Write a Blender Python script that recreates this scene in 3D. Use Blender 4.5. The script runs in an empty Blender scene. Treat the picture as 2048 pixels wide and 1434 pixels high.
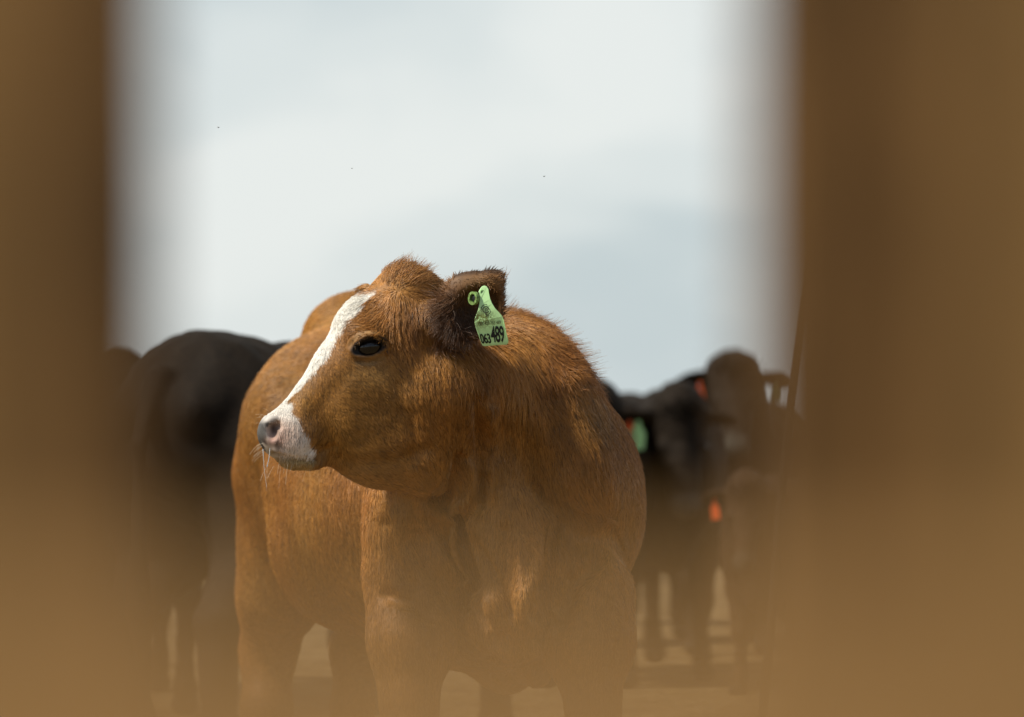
import bpy, math, random
import numpy as np
from mathutils import Vector, Matrix
import openvdb as vdb

random.seed(4)
rng = np.random.default_rng(7)
scene = bpy.context.scene
COL = scene.collection

# ------------------------------------------------------------------ camera
CAM_H = 1.08            # camera height above the pen floor (m)
FOC = 7680.0            # focal length in photo pixels (135 mm on 36 mm, 2048 px wide)
HOR = 850.0             # photo row of the horizon
cd = bpy.data.cameras.new('camera')
cam = bpy.data.objects.new('camera', cd)
COL.objects.link(cam)
cam.location = (0, 0, CAM_H)
cam.rotation_euler = (math.radians(90), 0, 0)
cd.sensor_width = 36
cd.lens = 135
cd.shift_y = (HOR - 717.0) / 2048.0
cd.clip_start = 0.05
cd.clip_end = 3000
cd.dof.use_dof = True
cd.dof.focus_distance = 8.33
cd.dof.aperture_fstop = 2.8
scene.camera = cam

def P(px, py, Y):
    """a point at depth Y (m) that the photo shows at pixel (px, py)"""
    return np.array([(px - 1024.0) * Y / FOC, Y, CAM_H - (py - HOR) * Y / FOC])

def proj(p):
    return 1024.0 + p[:, 0] * FOC / p[:, 1], HOR - (p[:, 2] - CAM_H) * FOC / p[:, 1]

# ------------------------------------------------------------------ world
SUN_DIR = Vector((-0.64, -0.22, 0.80)).normalized()
w = bpy.data.worlds.new("World")
scene.world = w
w.use_nodes = True
nt = w.node_tree
nt.nodes.clear()
N = nt.nodes.new
L = nt.links.new
wo = N('ShaderNodeOutputWorld')
bg = N('ShaderNodeBackground')
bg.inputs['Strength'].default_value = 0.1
sky = N('ShaderNodeTexSky')
sky.sky_type = 'NISHITA'
sky.sun_disc = False
sky.sun_elevation = math.asin(SUN_DIR.z)
sky.sun_rotation = math.atan2(SUN_DIR.x, SUN_DIR.y)
tc = N('ShaderNodeTexCoord')
mp = N('ShaderNodeMapping')
mp.inputs['Scale'].default_value = (1.0, 1.0, 1.9)
mp.inputs['Location'].default_value = (0.37, 0.0, 0.15)
n1 = N('ShaderNodeTexNoise')
n1.inputs['Scale'].default_value = 9.0
n1.inputs['Detail'].default_value = 4.0
n1.inputs['Roughness'].default_value = 0.42
n1.inputs['Distortion'].default_value = 0.25
cr = N('ShaderNodeValToRGB')
cr.color_ramp.interpolation = 'EASE'
e = cr.color_ramp.elements
e[0].position = 0.30
e[0].color = (5.7, 6.5, 6.7, 1)
e[1].position = 0.62
e[1].color = (8.3, 8.65, 8.45, 1)
m = e.new(0.46)
m.color = (7.3, 7.85, 7.8, 1)
mx = N('ShaderNodeMixRGB')
mx.inputs['Fac'].default_value = 0.93
L(tc.outputs['Generated'], mp.inputs['Vector'])
L(mp.outputs['Vector'], n1.inputs['Vector'])
L(n1.outputs['Fac'], cr.inputs['Fac'])
L(sky.outputs['Color'], mx.inputs['Color1'])
L(cr.outputs['Color'], mx.inputs['Color2'])
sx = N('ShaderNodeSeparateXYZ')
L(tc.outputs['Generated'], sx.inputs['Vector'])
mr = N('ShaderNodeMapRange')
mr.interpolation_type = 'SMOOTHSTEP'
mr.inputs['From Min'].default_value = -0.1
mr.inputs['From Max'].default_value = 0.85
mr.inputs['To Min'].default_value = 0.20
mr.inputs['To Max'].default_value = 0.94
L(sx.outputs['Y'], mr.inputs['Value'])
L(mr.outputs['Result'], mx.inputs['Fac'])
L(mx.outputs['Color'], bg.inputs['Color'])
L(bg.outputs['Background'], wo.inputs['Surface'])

sd = bpy.data.lights.new('sun', 'SUN')
sd.energy = 4.9
sd.angle = math.radians(6.0)
sd.color = (1.0, 0.93, 0.80)
sun = bpy.data.objects.new('sun', sd)
COL.objects.link(sun)
sun.rotation_euler = SUN_DIR.to_track_quat('Z', 'Y').to_euler()

scene.view_settings.view_transform = 'Standard'
scene.view_settings.look = 'None'
scene.view_settings.exposure = 0.0
scene.view_settings.gamma = 1.0
scene.cycles.max_bounces = 6
scene.cycles.use_denoising = True
scene.cycles_curves.shape = 'RIBBONS'

# ------------------------------------------------------------------ helpers
def tag(o, label=None, cat=None, group=None, kind=None):
    if label: o['label'] = label
    if cat: o['category'] = cat
    if group: o['group'] = group
    if kind: o['kind'] = kind
    return o

def link(o, parent=None):
    COL.objects.link(o)
    if parent is not None:
        o.parent = parent
    return o

def mesh_obj(name, V, F, mat, parent=None, smooth=True, base=None):
    V = np.asarray(V, dtype=np.float64)
    if base is not None:
        V = V - base
    me = bpy.data.meshes.new(name)
    me.from_pydata(V.tolist(), [], [tuple(int(i) for i in f) for f in F])
    me.materials.append(mat)
    if smooth:
        me.polygons.foreach_set('use_smooth', [True] * len(me.polygons))
    me.update()
    return link(bpy.data.objects.new(name, me), parent)

def new_mat(name):
    m = bpy.data.materials.new(name)
    m.use_nodes = True
    b = m.node_tree.nodes['Principled BSDF']
    return m, m.node_tree, b

def noise_vec(p, freq, seed, n=7):
    """smooth pseudo-random 3-vector field"""
    r = np.random.default_rng(seed)
    out = np.zeros((len(p), 3))
    for i in range(n):
        k = r.normal(size=(3, 3)) * freq
        ph = r.uniform(0, 6.28, 3)
        out += np.sin(p @ k + ph)
    return out / math.sqrt(n)

def rotz(a):
    c, s = math.cos(a), math.sin(a)
    return np.array([[c, -s, 0], [s, c, 0], [0, 0, 1.0]])

def roty(a):
    c, s = math.cos(a), math.sin(a)
    return np.array([[c, 0, s], [0, 1.0, 0], [-s, 0, c]])

# ------------------------------------------------------------------ implicit body modeller
class Clay:
    def __init__(s, lo, hi, vox):
        s.lo = np.array(lo, float)
        s.v = vox
        s.n = np.ceil((np.array(hi) - s.lo) / vox).astype(int) + 1
        s.F = np.full(s.n, 0.5, np.float32)

    def _sl(s, lo, hi):
        a = np.clip(np.floor((lo - s.lo) / s.v).astype(int), 0, s.n)
        b = np.clip(np.ceil((hi - s.lo) / s.v).astype(int) + 1, 0, s.n)
        if (b <= a).any():
            return None, None
        g = [(s.lo[i] + s.v * np.arange(a[i], b[i])).astype(np.float32) for i in range(3)]
        return (slice(a[0], b[0]), slice(a[1], b[1]), slice(a[2], b[2])), \
               (g[0][:, None, None], g[1][None, :, None], g[2][None, None, :])

    def _apply(s, sl, d, k, cut):
        f = s.F[sl]
        if cut:
            h = np.clip(0.5 - 0.5 * (f + d) / k, 0, 1)
            s.F[sl] = f * (1 - h) - d * h + k * h * (1 - h)
        else:
            h = np.clip(0.5 + 0.5 * (d - f) / k, 0, 1)
            s.F[sl] = d * (1 - h) + f * h - k * h * (1 - h)

    def ell(s, c, r, R=None, k=0.04, cut=False):
        c = np.array(c, float)
        r = np.array(r, float)
        m = max(r) + k + 3 * s.v
        sl, g = s._sl(c - m, c + m)
        if sl is None: return
        x, y, z = g[0] - c[0], g[1] - c[1], g[2] - c[2]
        if R is not None:
            M = np.array(R).T
            x, y, z = (M[0, 0]*x + M[0, 1]*y + M[0, 2]*z, M[1, 0]*x + M[1, 1]*y + M[1, 2]*z, M[2, 0]*x + M[2, 1]*y + M[2, 2]*z)
        k0 = np.sqrt((x/r[0])**2 + (y/r[1])**2 + (z/r[2])**2)
        k1 = np.sqrt((x/r[0]**2)**2 + (y/r[1]**2)**2 + (z/r[2]**2)**2) + 1e-6
        d = np.where(k0 < 1e-3, -min(r), k0 * (k0 - 1) / k1).astype(np.float32)
        s._apply(sl, d, k, cut)

    def cone(s, a, b, ra, rb, k=0.04, sq=None, cut=False):
        """round cone; sq = (axis, factor) widens the section along axis by factor"""
        a = np.array(a, float)
        b = np.array(b, float)
        ext = 1.0 if sq is None else max(1.0, sq[1])
        m = max(ra, rb) * ext + k + 3 * s.v
        sl, g = s._sl(np.minimum(a, b) - m, np.maximum(a, b) + m)
        if sl is None: return
        ab = b - a
        px, py, pz = g[0] - a[0], g[1] - a[1], g[2] - a[2]
        t = np.clip((px*ab[0] + py*ab[1] + pz*ab[2]) / (ab @ ab + 1e-9), 0, 1)
        px, py, pz = px - t*ab[0], py - t*ab[1], pz - t*ab[2]
        q = px*px + py*py + pz*pz
        if sq is not None:
            ax = np.array(sq[0], float)
            ax /= np.linalg.norm(ax)
            u = px*ax[0] + py*ax[1] + pz*ax[2]
            q = q + u*u*(1.0/sq[1]**2 - 1.0)
        d = (np.sqrt(np.maximum(q, 0)) - (ra + (rb - ra)*t)).astype(np.float32)
        s._apply(sl, d, k, cut)

    def chain(s, pts, k=0.04, sq=None):
        for (a, ra), (b, rb) in zip(pts[:-1], pts[1:]):
            s.cone(a, b, ra, rb, k, sq)

    def mesh(s):
        g = vdb.FloatGrid(0.5)
        g.copyFromArray(np.clip(s.F, -0.4, 0.5))
        pts, tri, quad = g.convertToPolygons(isovalue=0.0)
        V = pts.astype(np.float64) * s.v + s.lo
        Fq = np.asarray(quad)[:, ::-1] if len(quad) else np.zeros((0, 4), int)
        if len(tri):
            t = np.asarray(tri)[:, ::-1]
            print('tris', len(t))
        a = V[Fq[:, 0]]
        n = np.cross(V[Fq[:, 2]] - a, V[Fq[:, 3]] - V[Fq[:, 1]])
        cen = V[Fq].mean(1)
        if (n * (cen - V.mean(0))).sum() < 0:
            Fq = Fq[:, ::-1]
        return V, np.ascontiguousarray(Fq)

def vert_normals(V, F):
    n = np.cross(V[F[:, 2]] - V[F[:, 0]], V[F[:, 3]] - V[F[:, 1]])
    out = np.zeros_like(V)
    for i in range(4):
        np.add.at(out, F[:, i], n)
    return out / (np.linalg.norm(out, axis=1, keepdims=True) + 1e-12)

def relax(V, F, it=2, f=0.5):
    for _ in range(it):
        acc = np.zeros_like(V)
        cnt = np.zeros(len(V))
        for i in range(4):
            for j in (1, 3):
                np.add.at(acc, F[:, i], V[F[:, (i + j) % 4]])
                np.add.at(cnt, F[:, i], 1)
        V = V + f * (acc / cnt[:, None] - V)
    return V

def body_obj(name, V, F, mat, col, parent=None, base=None):
    if base is not None:
        V = V - base
    me = bpy.data.meshes.new(name)
    me.vertices.add(len(V))
    me.vertices.foreach_set('co', V.astype(np.float32).ravel())
    me.loops.add(len(F) * 4)
    me.loops.foreach_set('vertex_index', F.astype(np.int32).ravel())
    me.polygons.add(len(F))
    me.polygons.foreach_set('loop_start', np.arange(0, len(F)*4, 4, dtype=np.int32))
    me.polygons.foreach_set('use_smooth', np.ones(len(F), bool))
    me.update(calc_edges=True)
    if col is not None:
        a = me.color_attributes.new('col', 'FLOAT_COLOR', 'POINT')
        a.data.foreach_set('color', np.c_[col, np.ones(len(col))].astype(np.float32).ravel())
    me.materials.append(mat)
    return link(bpy.data.objects.new(name, me), parent)

def curves_obj(name, PTS, RAD, colr, mat, parent=None, base=None):
    """PTS (n, m, 3) strands, RAD (n, m) radii, colr (n, 3)"""
    n, m, _ = PTS.shape
    if base is not None:
        PTS = PTS - base
    hc = bpy.data.hair_curves.new(name)
    hc.add_curves([m] * n)
    hc.attributes['position'].data.foreach_set('vector', PTS.astype(np.float32).ravel())
    ra = hc.attributes.get('radius') or hc.attributes.new('radius', 'FLOAT', 'POINT')
    ra.data.foreach_set('value', RAD.astype(np.float32).ravel())
    ca = hc.attributes.new('col', 'FLOAT_COLOR', 'CURVE')
    ca.data.foreach_set('color', np.c_[colr, np.ones(n)].astype(np.float32).ravel())
    hc.materials.append(mat)
    return link(bpy.data.objects.new(name, hc), parent)

def sample_surface(V, F, n, weight=None):
    T = np.concatenate([F[:, [0, 1, 2]], F[:, [0, 2, 3]]])
    a, b, c = V[T[:, 0]], V[T[:, 1]], V[T[:, 2]]
    ar = np.linalg.norm(np.cross(b - a, c - a), axis=1)
    if weight is not None:
        ar = ar * weight((a + b + c) / 3)
    cs = np.cumsum(ar)
    idx = np.searchsorted(cs, rng.uniform(0, cs[-1], n))
    idx = np.clip(idx, 0, len(T) - 1)
    u, v = rng.uniform(0, 1, n), rng.uniform(0, 1, n)
    fl = u + v > 1
    u[fl], v[fl] = 1 - u[fl], 1 - v[fl]
    VN = vert_normals(V, F)
    t = T[idx]
    wts = np.stack([1 - u - v, u, v], 1)
    p = (V[t] * wts[:, :, None]).sum(1)
    nn = (VN[t] * wts[:, :, None]).sum(1)
    nn /= np.linalg.norm(nn, axis=1, keepdims=True) + 1e-9
    return p, nn

def grow(p, nn, d, length, lift, clump, rad, segs=5, cell=0.011, curl=0.0):
    """strands that leave p along the tangent part of d; clumped towards cell centres"""
    n = len(p)
    d = d - nn * (d * nn).sum(1, keepdims=True)
    d /= np.linalg.norm(d, axis=1, keepdims=True) + 1e-6
    d = d + 0.08 * rng.normal(size=(n, 3))
    q = np.floor(p / cell).astype(np.int64)
    h = (q[:, 0] * 73856093 ^ q[:, 1] * 19349663 ^ q[:, 2] * 83492791) & 0xFFFFF
    hr = np.random.default_rng(11).uniform(0, 1, (0x100000, 4))[h]
    cen = (q + hr[:, :3]) * cell
    pull = cen - p
    pull -= nn * (pull * nn).sum(1, keepdims=True)
    sway = noise_vec(p, 22.0, 5) * curl[:, None] if np.ndim(curl) else 0
    t = np.linspace(0, 1, segs)[None, :, None]
    ln = length[:, None, None]
    lf = lift[:, None, None]
    pts = p[:, None, :] - nn[:, None, :] * 0.0035 \
        + d[:, None, :] * ln * t * (1 - 0.3 * lf) \
        + nn[:, None, :] * ln * (lf * t - (lf * 0.45) * t ** 2 * (lf < 0.45)) \
        + pull[:, None, :] * clump[:, None, None] * t ** 1.3
    if np.ndim(curl):
        pts = pts + sway[:, None, :] * ln * t ** 2
    rr = rad[:, None] * np.linspace(1, 0.25, segs)[None, :]
    return pts, rr, hr[:, 3]

# ------------------------------------------------------------------ materials
def coat_mat(name, scale=1.0, rough=0.55, spec=0.25, streak=0.25):
    m, t, b = new_mat(name)
    at = t.nodes.new('ShaderNodeAttribute')
    at.attribute_name = 'col'
    no = t.nodes.new('ShaderNodeTexNoise')
    no.inputs['Scale'].default_value = 60.0
    no.inputs['Detail'].default_value = 5.0
    co = t.nodes.new('ShaderNodeTexCoord')
    mr = t.nodes.new('ShaderNodeMapRange')
    mr.inputs['To Min'].default_value = 1 - streak
    mr.inputs['To Max'].default_value = 1 + streak
    mr.inputs['From Min'].default_value = 0.3
    mr.inputs['From Max'].default_value = 0.7
    mul = t.nodes.new('ShaderNodeVectorMath')
    mul.operation = 'SCALE'
    mul2 = t.nodes.new('ShaderNodeVectorMath')
    mul2.operation = 'SCALE'
    mul2.inputs['Scale'].default_value = scale
    t.links.new(co.outputs['Object'], no.inputs['Vector'])
    t.links.new(no.outputs['Fac'], mr.inputs['Value'])
    t.links.new(at.outputs['Color'], mul.inputs[0])
    t.links.new(mr.outputs['Result'], mul.inputs['Scale'])
    t.links.new(mul.outputs[0], mul2.inputs[0])
    t.links.new(mul2.outputs[0], b.inputs['Base Color'])
    b.inputs['Roughness'].default_value = rough
    b.inputs['Specular IOR Level'].default_value = spec
    return m

def plain(name, col, rough=0.5, spec=0.5, noise=None, bump=0.0, nscale=20.0, trans=0.0):
    m, t, b = new_mat(name)
    b.inputs['Base Color'].default_value = (*col, 1)
    b.inputs['Roughness'].default_value = rough
    b.inputs['Specular IOR Level'].default_value = spec
    if trans:
        b.inputs['Transmission Weight'].default_value = trans
    if noise is not None:
        no = t.nodes.new('ShaderNodeTexNoise')
        no.inputs['Scale'].default_value = nscale
        no.inputs['Detail'].default_value = 6.0
        co = t.nodes.new('ShaderNodeTexCoord')
        r = t.nodes.new('ShaderNodeValToRGB')
        r.color_ramp.elements[0].position = 0.35
        r.color_ramp.elements[1].position = 0.65
        r.color_ramp.elements[0].color = (*col, 1)
        r.color_ramp.elements[1].color = (*noise, 1)
        t.links.new(co.outputs['Object'], no.inputs['Vector'])
        t.links.new(no.outputs['Fac'], r.inputs['Fac'])
        t.links.new(r.outputs['Color'], b.inputs['Base Color'])
        if bump:
            bp = t.nodes.new('ShaderNodeBump')
            bp.inputs['Strength'].default_value = bump
            bp.inputs['Distance'].default_value = 0.01
            t.links.new(no.outputs['Fac'], bp.inputs['Height'])
            t.links.new(bp.outputs['Normal'], b.inputs['Normal'])
    return m

M_skin = coat_mat('cow_skin', 0.62, 0.6, 0.3)
M_hair = coat_mat('cow_hair', 1.0, 0.42, 0.45, 0.12)
M_black = coat_mat('black_coat', 1.0, 0.8, 0.12, 0.3)
M_eye = plain('wet_eye', (0.008, 0.006, 0.005), 0.09, 0.45)
M_lid = plain('eyelid_skin', (0.012, 0.010, 0.010), 0.35, 0.5)
M_drool = plain('drool', (0.9, 0.92, 0.93), 0.05, 0.9, trans=0.75)
M_ink = plain('tag_ink', (0.012, 0.014, 0.013), 0.5, 0.3)
M_ink2 = plain('faded_tag_ink', (0.05, 0.055, 0.03), 0.6, 0.3)
M_greentag = plain('green_tag_plastic', (0.42, 0.72, 0.30), 0.45, 0.4)
M_orange = plain('orange_tag_plastic', (0.75, 0.11, 0.02), 0.5, 0.3)
M_dullgreen = plain('dull_green_tag_plastic', (0.10, 0.14, 0.05), 0.5, 0.3)

def tag_mat():
    m, t, b = new_mat('soiled_tag_plastic')
    co = t.nodes.new('ShaderNodeTexCoord')
    n1 = t.nodes.new('ShaderNodeTexNoise')
    n1.inputs['Scale'].default_value = 260.0
    n1.inputs['Detail'].default_value = 5.0
    n1.inputs['Distortion'].default_value = 1.5
    sep = t.nodes.new('ShaderNodeSeparateXYZ')
    # soiled band across the middle of the tag (object z)
    mr = t.nodes.new('ShaderNodeMapRange')
    mr.interpolation_type = 'SMOOTHSTEP'
    mr.inputs['From Min'].default_value = TAG_Z - 0.028
    mr.inputs['From Max'].default_value = TAG_Z
    mr2 = t.nodes.new('ShaderNodeMapRange')
    mr2.interpolation_type = 'SMOOTHSTEP'
    mr2.inputs['From Min'].default_value = TAG_Z + 0.030
    mr2.inputs['From Max'].default_value = TAG_Z + 0.006
    mrx = t.nodes.new('ShaderNodeMapRange')
    mrx.interpolation_type = 'SMOOTHSTEP'
    mrx.inputs['From Min'].default_value = TAG_X + 0.028
    mrx.inputs['From Max'].default_value = TAG_X - 0.016
    r = t.nodes.new('ShaderNodeMapRange')
    r.inputs['From Min'].default_value = 0.42
    r.inputs['From Max'].default_value = 0.50
    mu = t.nodes.new('ShaderNodeMath'); mu.operation = 'MULTIPLY'
    mu2 = t.nodes.new('ShaderNodeMath'); mu2.operation = 'MULTIPLY'
    mu3 = t.nodes.new('ShaderNodeMath'); mu3.operation = 'MULTIPLY'
    mix = t.nodes.new('ShaderNodeMixRGB')
    mix.inputs['Color1'].default_value = (0.50, 0.79, 0.36, 1)
    mix.inputs['Color2'].default_value = (0.13, 0.14, 0.02, 1)
    lk = t.links.new
    lk(co.outputs['Object'], n1.inputs['Vector'])
    lk(co.outputs['Object'], sep.inputs['Vector'])
    lk(sep.outputs['Z'], mr.inputs['Value'])
    lk(sep.outputs['Z'], mr2.inputs['Value'])
    lk(sep.outputs['X'], mrx.inputs['Value'])
    lk(n1.outputs['Fac'], r.inputs['Value'])
    lk(mr.outputs['Result'], mu.inputs[0]); lk(mr2.outputs['Result'], mu.inputs[1])
    lk(mu.outputs[0], mu2.inputs[0]); lk(r.outputs['Result'], mu2.inputs[1])
    lk(mu2.outputs[0], mu3.inputs[0]); lk(mrx.outputs['Result'], mu3.inputs[1])
    lk(mu3.outputs[0], mix.inputs['Fac'])
    lk(mix.outputs['Color'], b.inputs['Base Color'])
    b.inputs['Roughness'].default_value = 0.4
    return m

def wood_mat(name, c1, c2, c3, grain=(6, 6, 0.6)):
    m, t, b = new_mat(name)
    co = t.nodes.new('ShaderNodeTexCoord')
    mp = t.nodes.new('ShaderNodeMapping')
    mp.inputs['Scale'].default_value = grain
    no = t.nodes.new('ShaderNodeTexNoise')
    no.inputs['Scale'].default_value = 12
    no.inputs['Detail'].default_value = 8
    no.inputs['Distortion'].default_value = 0.6
    r = t.nodes.new('ShaderNodeValToRGB')
    r.color_ramp.elements[0].position = 0.3
    r.color_ramp.elements[0].color = (*c1, 1)
    r.color_ramp.elements[1].position = 0.7
    r.color_ramp.elements[1].color = (*c3, 1)
    r.color_ramp.elements.new(0.5).color = (*c2, 1)
    bp = t.nodes.new('ShaderNodeBump')
    bp.inputs['Strength'].default_value = 0.5
    bp.inputs['Distance'].default_value = 0.004
    lk = t.links.new
    lk(co.outputs['Object'], mp.inputs['Vector'])
    lk(mp.outputs['Vector'], no.inputs['Vector'])
    lk(no.outputs['Fac'], r.inputs['Fac'])
    n2 = t.nodes.new('ShaderNodeTexNoise')
    n2.inputs['Scale'].default_value = 6
    n2.inputs['Detail'].default_value = 3
    m2 = t.nodes.new('ShaderNodeMapRange')
    m2.inputs['From Min'].default_value = 0.3
    m2.inputs['From Max'].default_value = 0.7
    m2.inputs['To Min'].default_value = 0.68
    m2.inputs['To Max'].default_value = 1.35
    sc = t.nodes.new('ShaderNodeVectorMath')
    sc.operation = 'SCALE'
    lk(co.outputs['Object'], n2.inputs['Vector'])
    lk(n2.outputs['Fac'], m2.inputs['Value'])
    lk(r.outputs['Color'], sc.inputs[0])
    lk(m2.outputs['Result'], sc.inputs['Scale'])
    lk(sc.outputs[0], b.inputs['Base Color'])
    lk(no.outputs['Fac'], bp.inputs['Height'])
    lk(bp.outputs['Normal'], b.inputs['Normal'])
    b.inputs['Roughness'].default_value = 0.75
    b.inputs['Specular IOR Level'].default_value = 0.2
    return m

# ------------------------------------------------------------------ ground
def build_ground():
    xs = np.r_[-1500, -600, -200, -80, np.linspace(-30, 30, 121), 80, 200, 600, 1500]
    ys = np.r_[-200, -40, -10, np.linspace(-2, 40, 170), 60, 120, 300, 800, 2500]
    X, Y = np.meshgrid(xs, ys, indexing='ij')
    p = np.stack([X.ravel(), Y.ravel(), np.zeros(X.size)], 1)
    z = 0.014 * noise_vec(p, 1.6, 3)[:, 0] + 0.012 * noise_vec(p, 6.0, 9)[:, 1]
    z = np.where((abs(p[:, 0]) < 29) & (p[:, 1] > -1.5) & (p[:, 1] < 39), z, 0) - 0.015
    p[:, 2] = z
    nx, ny = len(xs), len(ys)
    F = [(i*ny + j, (i+1)*ny + j, (i+1)*ny + j + 1, i*ny + j + 1) for i in range(nx-1) for j in range(ny-1)]
    m, t, b = new_mat('trampled_dirt')
    co = t.nodes.new('ShaderNodeTexCoord')
    mp = t.nodes.new('ShaderNodeMapping')
    mp.inputs['Scale'].default_value = (1, 0.6, 1)
    a = t.nodes.new('ShaderNodeTexNoise')
    a.inputs['Scale'].default_value = 4.0
    a.inputs['Detail'].default_value = 10
    a.inputs['Roughness'].default_value = 0.65
    r = t.nodes.new('ShaderNodeValToRGB')
    r.color_ramp.elements[0].position = 0.36
    r.color_ramp.elements[0].color = (0.13, 0.086, 0.038, 1)
    r.color_ramp.elements[1].position = 0.62
    r.color_ramp.elements[1].color = (0.22, 0.150, 0.070, 1)
    n2 = t.nodes.new('ShaderNodeTexNoise')
    n2.inputs['Scale'].default_value = 22
    n2.inputs['Detail'].default_value = 8
    bp = t.nodes.new('ShaderNodeBump')
    bp.inputs['Strength'].default_value = 0.9
    bp.inputs['Distance'].default_value = 0.05
    lk = t.links.new
    lk(co.outputs['Object'], mp.inputs['Vector'])
    lk(mp.outputs['Vector'], a.inputs['Vector'])
    lk(mp.outputs['Vector'], n2.inputs['Vector'])
    lk(a.outputs['Fac'], r.inputs['Fac'])
    lk(r.outputs['Color'], b.inputs['Base Color'])
    lk(n2.outputs['Fac'], bp.inputs['Height'])
    lk(bp.outputs['Normal'], b.inputs['Normal'])
    b.inputs['Roughness'].default_value = 0.95
    b.inputs['Specular IOR Level'].default_value = 0.1
    o = mesh_obj('ground', p, F, m)
    tag(o, kind='structure')
build_ground()

# ------------------------------------------------------------------ fences
def board(name, x0, x1, y0, y1, z0, z1, mat, parent, seed=0, warp=0.004):
    """a sawn board with slightly uneven, eased edges"""
    r = np.random.default_rng(seed)
    long_z = (z1 - z0) > (x1 - x0)
    n = 24
    V, F = [], []
    for i in range(n + 1):
        t = i / n
        ph = r.uniform(-1, 1, 2) * warp * 0.35
        if long_z:
            c = z0 + (z1 - z0) * t
            s0, s1 = x0 + ph[0] + warp*math.sin(t*5 + seed), x1 + ph[1] + warp*math.sin(t*4 + 2*seed)
            lo, hi = y0, y1
            bev = min(0.006, (y1 - y0) * 0.2)
            ring = [(s0 + bev, lo), (s1 - bev, lo), (s1, lo + bev), (s1, hi - bev), (s1 - bev, hi), (s0 + bev, hi), (s0, hi - bev), (s0, lo + bev)]
            V += [(a, b, c) for a, b in ring]
        else:
            c = x0 + (x1 - x0) * t
            s0, s1 = z0 + ph[0], z1 + ph[1] + warp*math.sin(t*5 + seed)
            lo, hi = y0, y1
            bev = min(0.006, (y1 - y0) * 0.2)
            ring = [(lo, s0 + bev), (lo, s1 - bev), (lo + bev, s1), (hi - bev, s1), (hi, s1 - bev), (hi, s0 + bev), (hi - bev, s0), (lo + bev, s0)]
            V += [(c, a, b) for a, b in ring]
    for i in range(n):
        for j in range(8):
            a = i*8 + j
            b = i*8 + (j+1) % 8
            F.append((a, b, b + 8, a + 8) if long_z else (a, a + 8, b + 8, b))
    F.append(tuple(range(7, -1, -1)) if long_z else tuple(range(8)))
    F.append(tuple(range(n*8, n*8 + 8)) if long_z else tuple(range(n*8 + 7, n*8 - 1, -1)))
    return mesh_obj(name, V, F, mat, parent, smooth=False)

W_far = wood_mat('weathered_dark_boards', (0.11, 0.056, 0.017), (0.155, 0.081, 0.026), (0.225, 0.120, 0.040))
W_near = wood_mat('weathered_brown_boards', (0.205, 0.120, 0.041), (0.29, 0.172, 0.058), (0.385, 0.232, 0.081))
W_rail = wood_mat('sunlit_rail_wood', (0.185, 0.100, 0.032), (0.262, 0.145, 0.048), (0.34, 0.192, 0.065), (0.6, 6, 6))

def X(px, Y): return (px - 1024) * Y / FOC
def Z(py, Y): return CAM_H - (py - HOR) * Y / FOC

# pen fence a few steps off: wide upright boards with the gap we look through
f1 = link(bpy.data.objects.new('board_fence', None))
tag(f1, 'dark brown fence of upright boards with a gap, behind the near gate', 'fence')
YF = 1.30
f1.location = (0, YF, 0)
def b1(name, x0, x1, y0, y1, z0, z1, s):
    o = board(name, x0, x1, y0 - YF, y1 - YF, z0, z1, W_far, f1, s, 0.0015)
    return o
xl, xr = X(312, YF), X(1512, YF)
b1('board', xl - 0.14, xl, YF, YF + 0.030, 0.03, 1.95, 1)
b1('board', xl - 0.29, xl - 0.146, YF, YF + 0.030, 0.02, 1.93, 2)
b1('board', xr, xr + 0.14, YF, YF + 0.030, 0.03, 1.96, 3)
b1('board', xr + 0.146, xr + 0.29, YF, YF + 0.030, 0.02, 1.94, 4)
b1('rail', xl - 0.32, xr + 0.32, YF + 0.032, YF + 0.072, 0.30, 0.42, 5)
b1('rail', xl - 0.32, xr + 0.32, YF + 0.032, YF + 0.072, 1.78, 1.90, 6)

# gate right in front of the lens
f2 = link(bpy.data.objects.new('plank_gate', None))
tag(f2, 'blurred brown plank gate in front of the camera, lighter rail along the bottom', 'gate')
f2.location = (0, 0.5, 0)
YN = 0.51
def b2(name, x0, x1, y0, y1, z0, z1, s, mat=W_near):
    return board(name, x0, x1, y0 - 0.5, y1 - 0.5, z0, z1, mat, f2, s, 0.0008)
nl, nr = X(-40, YN), X(2110, YN)
b2('plank', nl - 0.13, nl, YN, YN + 0.022, 0.05, 1.6, 11)
b2('plank', nl - 0.27, nl - 0.135, YN, YN + 0.022, 0.04, 1.62, 12)
b2('plank', nr, nr + 0.13, YN, YN + 0.022, 0.05, 1.61, 13)
b2('plank', nr + 0.135, nr + 0.27, YN, YN + 0.022, 0.04, 1.6, 14)
zr = Z(1322, 0.40)
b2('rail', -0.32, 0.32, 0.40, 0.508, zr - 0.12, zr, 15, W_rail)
b2('rail', -0.32, 0.32, 0.45, 0.508, 1.42, 1.54, 16)

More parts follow.
